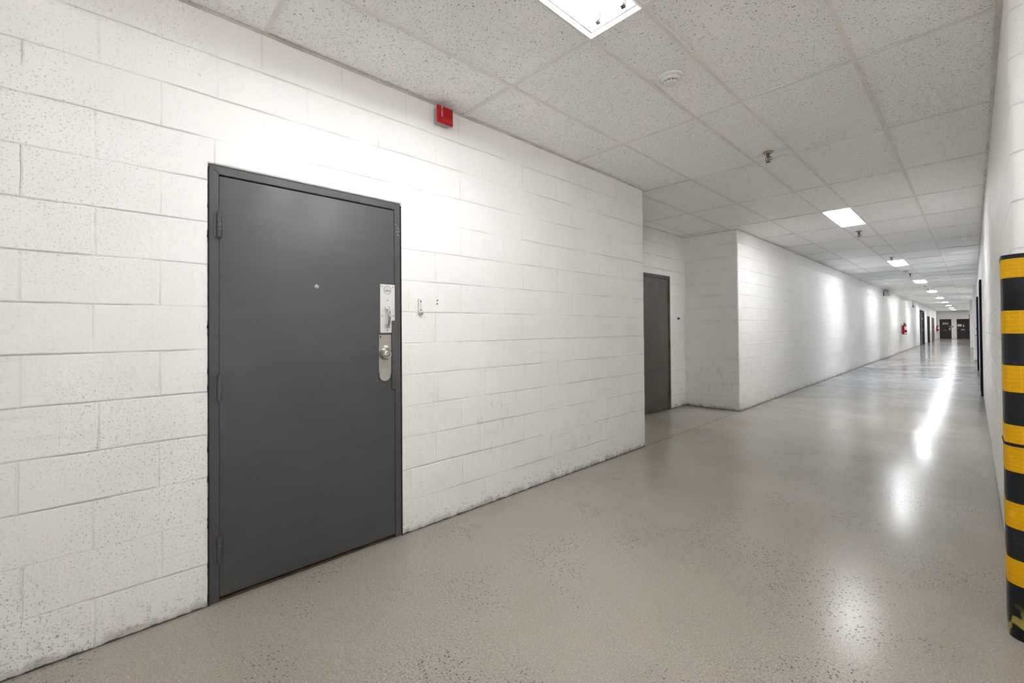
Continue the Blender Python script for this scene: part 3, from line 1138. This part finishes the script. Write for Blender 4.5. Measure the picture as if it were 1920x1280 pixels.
# --- olive door in the recess
W2d = D2Y1 - D2Y0
d2 = thing('door_2', 'olive grey door standing in the shaded recess, partly hidden by wall corner', 'door', (XREC, D2Y0, 0), PI / 2, None, 'structure')
frame_mesh(W2d - 0.016, D2Z - 0.010, 0.040, 0.004, 0.11).build('door_frame', 'olive', d2, smooth=0.4).location = (0.008, 0, 0)
b = MB()
b.box(0.052, W2d - 0.052, 0.010, 0.054, 0.015, D2Z - 0.055, 0.002)
lf2 = b.build('door_leaf', 'olive', d2)
b = MB()
b.box(0.012, W2d - 0.012, 0.056, 0.14, 0.001, D2Z - 0.02)
b.build('dark_backing', 'dark', d2, smooth=0)  # same black backing, darkens the gaps round this leaf
for z in (1.80, 1.05, 0.28):
    hinge(lf2, W2d - 0.050, z, -0.002, 'olive')
b = MB()
for (x, z) in ((0.36, 1.555), (0.34, 1.27)):
    b.lathe([(0.007, 0.011), (0.007, 0.008), (0.003, 0.0075)], (x, 0, z), 'Y', 12)
b.build('door_viewer', 'black', lf2)
# dark bell push between the door and the recess corner
bp = thing('door_bell', 'small dark round push on the wall beside the recess door', 'door bell', (XREC, 6.895, 1.456), PI / 2)
b = MB()
b.lathe([(0.020, 0.0), (0.020, -0.010), (0.014, -0.014)], (0, 0, 0), 'Y', 20)
bb_ = b.build('bell_base', 'black', bp)
b = MB()
b.lathe([(0.010, -0.013), (0.010, -0.026), (0.007, -0.028)], (0.006, 0, -0.001), 'Y', 16)
b.build('button', 'black', bp)


# --- surface framed doors further on: frame and leaf stand just proud of the wall
def far_door(name, label, loc, rz, w, h, leaf_m, frame_m, fw=0.05, proud=0.03, side=0.0, hinge_right=False):
    d = thing(name, label, 'door', loc, rz, None, 'structure')
    frame_mesh(w, h, fw, -proud, -0.0005, 0.0).build('door_frame', frame_m, d, smooth=0)
    b = MB()
    b.box(fw + side, w - fw, -proud * 0.45, -0.0005, 0.012, h - fw, 0.0)
    lf = b.build('door_leaf', leaf_m, d, smooth=0)
    if side:
        b = MB()
        b.box(fw, fw + side, -proud * 0.6, -0.0005, 0.004, h - fw)
        b.build('side_panel', 'beige', d, smooth=0)
    hx = w - fw - 0.01 if hinge_right else fw + side + 0.01
    return d, lf


def lever(lf, x, z, y, m, direction=1):
    b = MB()
    b.box(x - 0.03, x + 0.03, y - 0.006, y, z - 0.09, z + 0.09, 0.003)
    b.tube([(x, y - 0.004, z), (x, y - 0.05, z), (x + direction * 0.11, y - 0.052, z)], 0.010, 8)
    b.build('lever_handle', m, lf)


# left wall, far end
d3, lf3 = far_door('door_3', 'tall navy door with dark frame and beige side panel, far down the left wall', (0, 40.7, 0), PI / 2, 3.3, 2.42, 'navy', 'darkframe', 0.16, 0.05, 0.75)
b = MB()
b.box(1.55, 2.05, -0.026, -0.0225, 1.78, 1.90)
b.build('door_sign', 'paper', lf3, smooth=0)
b = MB()
b.box(2.03, 2.045, -0.032, -0.0225, 0.02, 2.2)
b.build('meeting_stile', 'darkframe', lf3, smooth=0)
lever(lf3, 1.9, 1.02, -0.0225, 'steel')
d4, lf4 = far_door('door_4', 'dark navy door on the left wall, between the tall navy door and the brown one', (0, 47.9, 0), PI / 2, 2.0, 2.10, 'navy', 'darkframe', 0.08, 0.04)
lever(lf4, 0.25, 1.02, -0.018, 'steel')
d5, lf5 = far_door('door_5', 'tan brown door at the far end of the left wall, before the last extinguisher', (0, 52.9, 0), PI / 2, 2.9, 2.05, 'tan', 'tan', 0.10, 0.05)
b = MB()
b.box(1.44, 1.46, -0.030, -0.022, 0.02, 1.95)
b.build('meeting_stile', 'brown', lf5, smooth=0)
lever(lf5, 1.25, 1.0, -0.0225, 'steel')

# end wall, two brown doors
ZOFF = 0.09
d6, lf6 = far_door('door_6', 'dark brown end wall door with white numbers 203', (0.165, YE, 0), 0.0, 0.845, 2.00, 'brown', 'brown', 0.045, 0.03)
text_mesh('203', 0.30, 0.010, 'door_number', 'letter', lf6, (0.415, -0.019, 1.55), (PI / 2, 0, 0))
b = MB()
b.box(0.235, 0.515, -0.020, -0.0135, 0.835, 0.905, 0.004)
b.build('mail_slot', 'tan', lf6)
b = MB()
b.box(0.69, 0.775, -0.018, -0.0135, 0.86, 1.13, 0.004)
b.tube([(0.73, -0.016, 1.03), (0.73, -0.06, 1.03), (0.64, -0.062, 1.03)], 0.011, 8)
b.build('lever_handle', 'steel', lf6)
b = MB()
b.box(0.665, 0.80, -0.030, -0.0135, 1.245, 1.285, 0.004)
b.build('bolt_plate', 'bright', lf6)
d7, lf7 = far_door('door_7', 'dark brown end wall door with paper notice, blue sign and yellow plate', (1.385, YE, 0), 0.0, 0.875, 2.00, 'brown', 'brown', 0.045, 0.03)
b = MB()
b.box(0.055, 0.335, -0.0165, -0.0135, 1.255, 1.485)
pn = b.build('paper_notice', 'paper', lf7, smooth=0)
b = MB()
for i, hw in enumerate((0.05, 0.09, 0.08, 0.06)):
    z = 1.44 - i * 0.045
    b.box(0.195 - hw, 0.195 + hw, -0.0175, -0.0166, z - 0.006, z + 0.006)
b.build('notice_print', 'greyline', pn, smooth=0)
b = MB()
b.box(0.365, 0.565, -0.0165, -0.0135, 1.145, 1.475)
bs = b.build('blue_sign', 'bluesign', lf7, smooth=0)
b = MB()
b.lathe([(0.028, -0.0166), (0.028, -0.018)], (0.470, 0, 1.40), 'Y', 16)
b.box(0.42, 0.52, -0.018, -0.0166, 1.25, 1.33)
b.build('sign_figure', 'whitep', bs, smooth=0)
b = MB()
b.box(0.295, 0.555, -0.0165, -0.0135, 0.885, 0.985, 0.0)
yp = b.build('yellow_plate', 'goldplate', lf7, smooth=0)
b = MB()
b.lathe([(0.032, -0.0135), (0.030, -0.03), (0.024, -0.05), (0.010, -0.055)], (0.09, 0, 1.03), 'Y', 20)
b.build('knob', 'steel', lf7)
b = MB()
b.box(0.58, 0.80, -0.055, -0.0135, 1.875, 1.93, 0.004)
b.build('door_closer', 'black', lf7)
# card reader between the two end doors
cr = thing('card_reader', 'small black card reader on the end wall between the two brown doors', 'card reader', (1.105, YE, 1.245))
b = MB()
b.box(-0.035, 0.035, -0.030, -0.001, -0.075, 0.075, 0.006)
b.build('reader_body', 'black', cr)
b = MB()
b.box(-0.012, 0.012, -0.032, -0.0302, 0.030, 0.045)
b.build('status_light', 'greyline', cr, smooth=0)

# right wall, seen almost edge on
d8, lf8 = far_door('door_8', 'brown framed door, nearest on the right wall, seen edge on', (XR, 12.75, 0), -PI / 2, 1.02, 2.15, 'darkframe', 'darkframe', 0.06, 0.028)
d9, lf9 = far_door('door_9', 'navy blue door on the right wall beyond the brown frame', (XR, 19.6, 0), -PI / 2, 1.05, 2.15, 'blue', 'blue', 0.06, 0.040)
lever(lf9, 0.86, 1.02, -0.018, 'black', -1)
b = MB()
b.lathe([(0.028, -0.018), (0.028, -0.05), (0.02, -0.055)], (0.86, 0, 1.21), 'Y', 16)
b.build('deadbolt', 'black', lf9)
d10, lf10 = far_door('door_10', 'grey framed door on the right wall just before the end wall', (2.36, 45.0, 0), -PI / 2, 1.9, 2.1, 'frame', 'frame', 0.08, 0.05)
lever(lf10, 1.6, 1.02, -0.0225, 'steel', -1)
ZD = 0


# ------------------------------------------------------------------ fire alarms
def make_alarm(with_conduit):
    r = thing('fire_alarm', 'x', 'fire alarm', (0, 0, 0), PI / 2)
    b = MB()
    b.box(-0.050, 0.050, -0.047, -0.001, -0.052, 0.050, 0.004)
    b.build('back_box', 'galv', r)
    c = MB()
    c.box(-0.064, 0.064, -0.066, -0.047, -0.058, 0.060, 0.009, 3)
    cv = c.build('cover', 'red', r)
    g_ = MB()                                    # raised left rib and lower ledge of the grille
    g_.box(-0.048, -0.034, -0.071, -0.064, -0.040, 0.050, 0.003)
    g_.box(-0.034, 0.058, -0.072, -0.064, -0.050, -0.030, 0.005)
    for i in range(9):
        x = -0.022 + i * 0.0092
        g_.box(x, x + 0.0042, -0.070, -0.064, -0.012, 0.050, 0.001)
    g_.build('sound_grille', 'red', cv)
    for i, ch in enumerate('FIRE'):
        text_mesh(ch, 0.025, 0.0006, 'letter', 'letter', cv, (-0.0285, -0.0682, 0.042 - i * 0.0165), (PI / 2, 0, 0))
    t = MB()
    if with_conduit:
        t.tube([(-0.035, -0.018, 0.048), (-0.035, -0.018, 0.33)], 0.012, 10)
    else:
        t.box(-0.052, -0.040, -0.020, -0.006, 0.048, 0.072)
    t.build('conduit', 'galv' if with_conduit else 'whitep', r)
    return r


a1 = make_alarm(False)
a1.location = (0, 1.667, 2.745)
a1['label'] = 'red fire alarm horn on a grey box, high on the near wall'
a2 = make_alarm(True)
a2.location = (0, 35.5, 2.50)
a2['label'] = 'small red fire alarm hanging under conduit far down the left wall'

# ------------------------------------------------------------------ emergency unit
eu = thing('emergency_light', 'pale box with dark bracket high on the long white wall', 'emergency light', (0, 23.45, 2.66), PI / 2)
b = MB()
b.box(-0.36, 0.42, -0.10, -0.001, -0.10, 0.06, 0.01)
b.build('case', 'whitep', eu)
b = MB()
b.box(-0.42, 0.30, -0.12, -0.001, 0.075, 0.15, 0.01)
b.build('bracket', 'galv', eu)
for x in (-0.2, 0.2):
    b = MB()
    b.lathe([(0.02, -0.10), (0.055, -0.12), (0.055, -0.145), (0.045, -0.15)], (x, 0, -0.02), 'Y', 18)
    b.build('lamp_head', 'enamel', eu)
b = MB()
b.tube([(-0.385, -0.02, 0.075), (-0.385, -0.02, -0.12)], 0.014, 8)
b.build('conduit', 'darkframe', eu)


# ------------------------------------------------------------------ extinguishers
def make_extinguisher():
    r = thing('fire_extinguisher', 'x', 'fire extinguisher', (0, 0, 0), PI / 2)
    b = MB()
    b.lathe([(0.075, 0.0), (0.082, 0.01), (0.082, 0.33), (0.076, 0.37), (0.055, 0.405), (0.028, 0.42), (0.024, 0.44)], (0, -0.10, 0), 'Z', 28)
    cy = b.build('cylinder', 'extred', r)
    b = MB()
    seg = 14
    for i in range(seg):                         # pale label wrapped on the upper front
        a0 = -1.5 + 1.7 * i / seg
        a1_ = -1.5 + 1.7 * (i + 1) / seg
        q = [(0.0835 * math.sin(a), -0.10 - 0.0835 * math.cos(a)) for a in (a0, a1_)]
        b.quad((q[0][0], q[0][1], 0.20), (q[1][0], q[1][1], 0.20), (q[1][0], q[1][1], 0.36), (q[0][0], q[0][1], 0.36))
        b.quad((q[0][0], q[0][1], 0.03), (q[1][0], q[1][1], 0.03), (q[1][0], q[1][1], 0.07), (q[0][0], q[0][1], 0.07))
    b.build('label_band', 'paper', cy, smooth=0)
    b = MB()
    b.lathe([(0.024, 0.44), (0.026, 0.46), (0.022, 0.50)], (0, -0.10, 0), 'Z', 16)
    b.tube([(0.0, -0.10, 0.485), (0.05, -0.105, 0.51), (0.12, -0.11, 0.505)], 0.010, 8)
    b.tube([(0.0, -0.10, 0.47), (0.06, -0.105, 0.47), (0.11, -0.11, 0.455)], 0.008, 8)
    b.build('valve_head', 'black', r)
    b = MB()
    b.tube([(0.01, -0.10, 0.47), (0.09, -0.15, 0.45), (0.115, -0.15, 0.36), (0.105, -0.14, 0.18), (0.100, -0.135, 0.10)], 0.012, 10)
    b.build('hose', 'black', r)
    b = MB()
    b.box(-0.03, 0.03, -0.022, -0.001, 0.03, 0.46)
    b.box(-0.085, 0.085, -0.03, -0.018, 0.20, 0.225)
    b.build('wall_bracket', 'galv', r)
    return r


e1 = make_extinguisher()
e1.location = (0, 29.45, 0.895)
e1['label'] = 'red fire extinguisher alone on the long white wall'
e2 = dup(e1, (0, 59.6, 0.80), 'red fire extinguisher by the far brown doors at the corridor end')
for e in (e1, e2):
    e['group'] = 'wall fire extinguishers'
    e.scale = (1.15, 1.15, 1.15)

# ------------------------------------------------------------------ small fittings on the near wall
cl = thing('wall_clip', 'thin bare metal clip screwed to the wall right of the near door', 'clip', (0, 1.500, 1.455), PI / 2)
b = MB()
b.box(-0.016, 0.014, -0.004, -0.001, -0.042, 0.045, 0.001)
b.box(-0.016, -0.011, -0.012, -0.001, -0.042, 0.045, 0.001)
b.build('back_plate', 'whitep', cl)
b = MB()
b.box(-0.012, 0.016, -0.020, -0.001, -0.056, -0.042, 0.003)
b.build('foot', 'steel', cl)
b = MB()
screw(b, 0.006, 0.030, -0.004, 0.005)
screw(b, 0.006, -0.026, -0.004, 0.005)
b.build('screws', 'black', cl)
for i, (y, z, lab) in enumerate(((1.636, 1.497, 'upper screw plug in the wall right of the metal clip'), (1.634, 1.474, 'lower screw plug in the wall right of the metal clip'))):
    b = MB()
    b.lathe([(0.006, 0.001), (0.0055, 0.0035), (0.003, 0.0038)], (0, 0, 0), 'X', 14)
    o = b.build('screw_plug', 'greyline')
    o.location = (0, y, z)
    tag(o, lab, 'screw', 'screw plugs by the near door')

# ------------------------------------------------------------------ column guard round the end of the right wall
cg = thing('corner_guard', 'black and yellow striped guard wrapped round the end of the right wall', 'column guard', (2.74, YN, 0))


def u_profile(off):
    """plan of the guard (local to its thing), open towards the corridor wall"""
    r = 0.055 + off
    xl_, xr_ = 2.571 - 2.74 - off, 2.931 - 2.74 + off
    yf = 2.732 - YN - off
    yb_ = 0.155
    pts = [(xl_, yb_)]
    for i in range(9):
        a = PI + (PI / 2) * i / 8
        pts.append((xl_ + r + r * math.cos(a), yf + r + r * math.sin(a)))
    for i in range(9):
        a = -PI / 2 + (PI / 2) * i / 8
        pts.append((xr_ - r + r * math.cos(a), yf + r + r * math.sin(a)))
    pts.append((xr_, yb_))
    return pts


def u_shell(b, off, thick, z0, z1):
    o_ = u_profile(off)
    i_ = u_profile(off - thick)
    n = len(o_)
    rows = [[b.bm.verts.new((x, y, z)) for x, y in p] for p, z in ((o_, z0), (o_, z1), (i_, z1), (i_, z0))]
    for k in range(4):
        A_, B_ = rows[k], rows[(k + 1) % 4]
        for q in range(n - 1):
            b.bm.faces.new((A_[q], A_[q + 1], B_[q + 1], B_[q]))
    for q in (0, n - 1):
        b.bm.faces.new([r_[q] for r_ in rows])
    return b


u_shell(MB(), 0.0, 0.026, 0.0, 0.802).build('guard_sleeve', 'gblack', cg, smooth=0.7)
u_shell(MB(), 0.0, 0.026, 0.806, 1.590).build('guard_sleeve', 'gblack', cg, smooth=0.7)
u_shell(MB(), 0.004, 0.006, 0.796, 0.806).build('seam_ring', 'gblack', cg, smooth=0.7)
u_shell(MB(), 0.002, 0.006, 1.574, 1.592).build('top_rim', 'gblack', cg, smooth=0.7)
for (z0, z1) in ((0.224, 0.328), (0.456, 0.562), (0.690, 0.795), (0.808, 0.883), (1.020, 1.130), (1.263, 1.358), (1.495, 1.574)):
    u_shell(MB(), 0.0012, 0.0011, z0, z1).build('yellow_band', 'gyellow', cg, smooth=0.7)
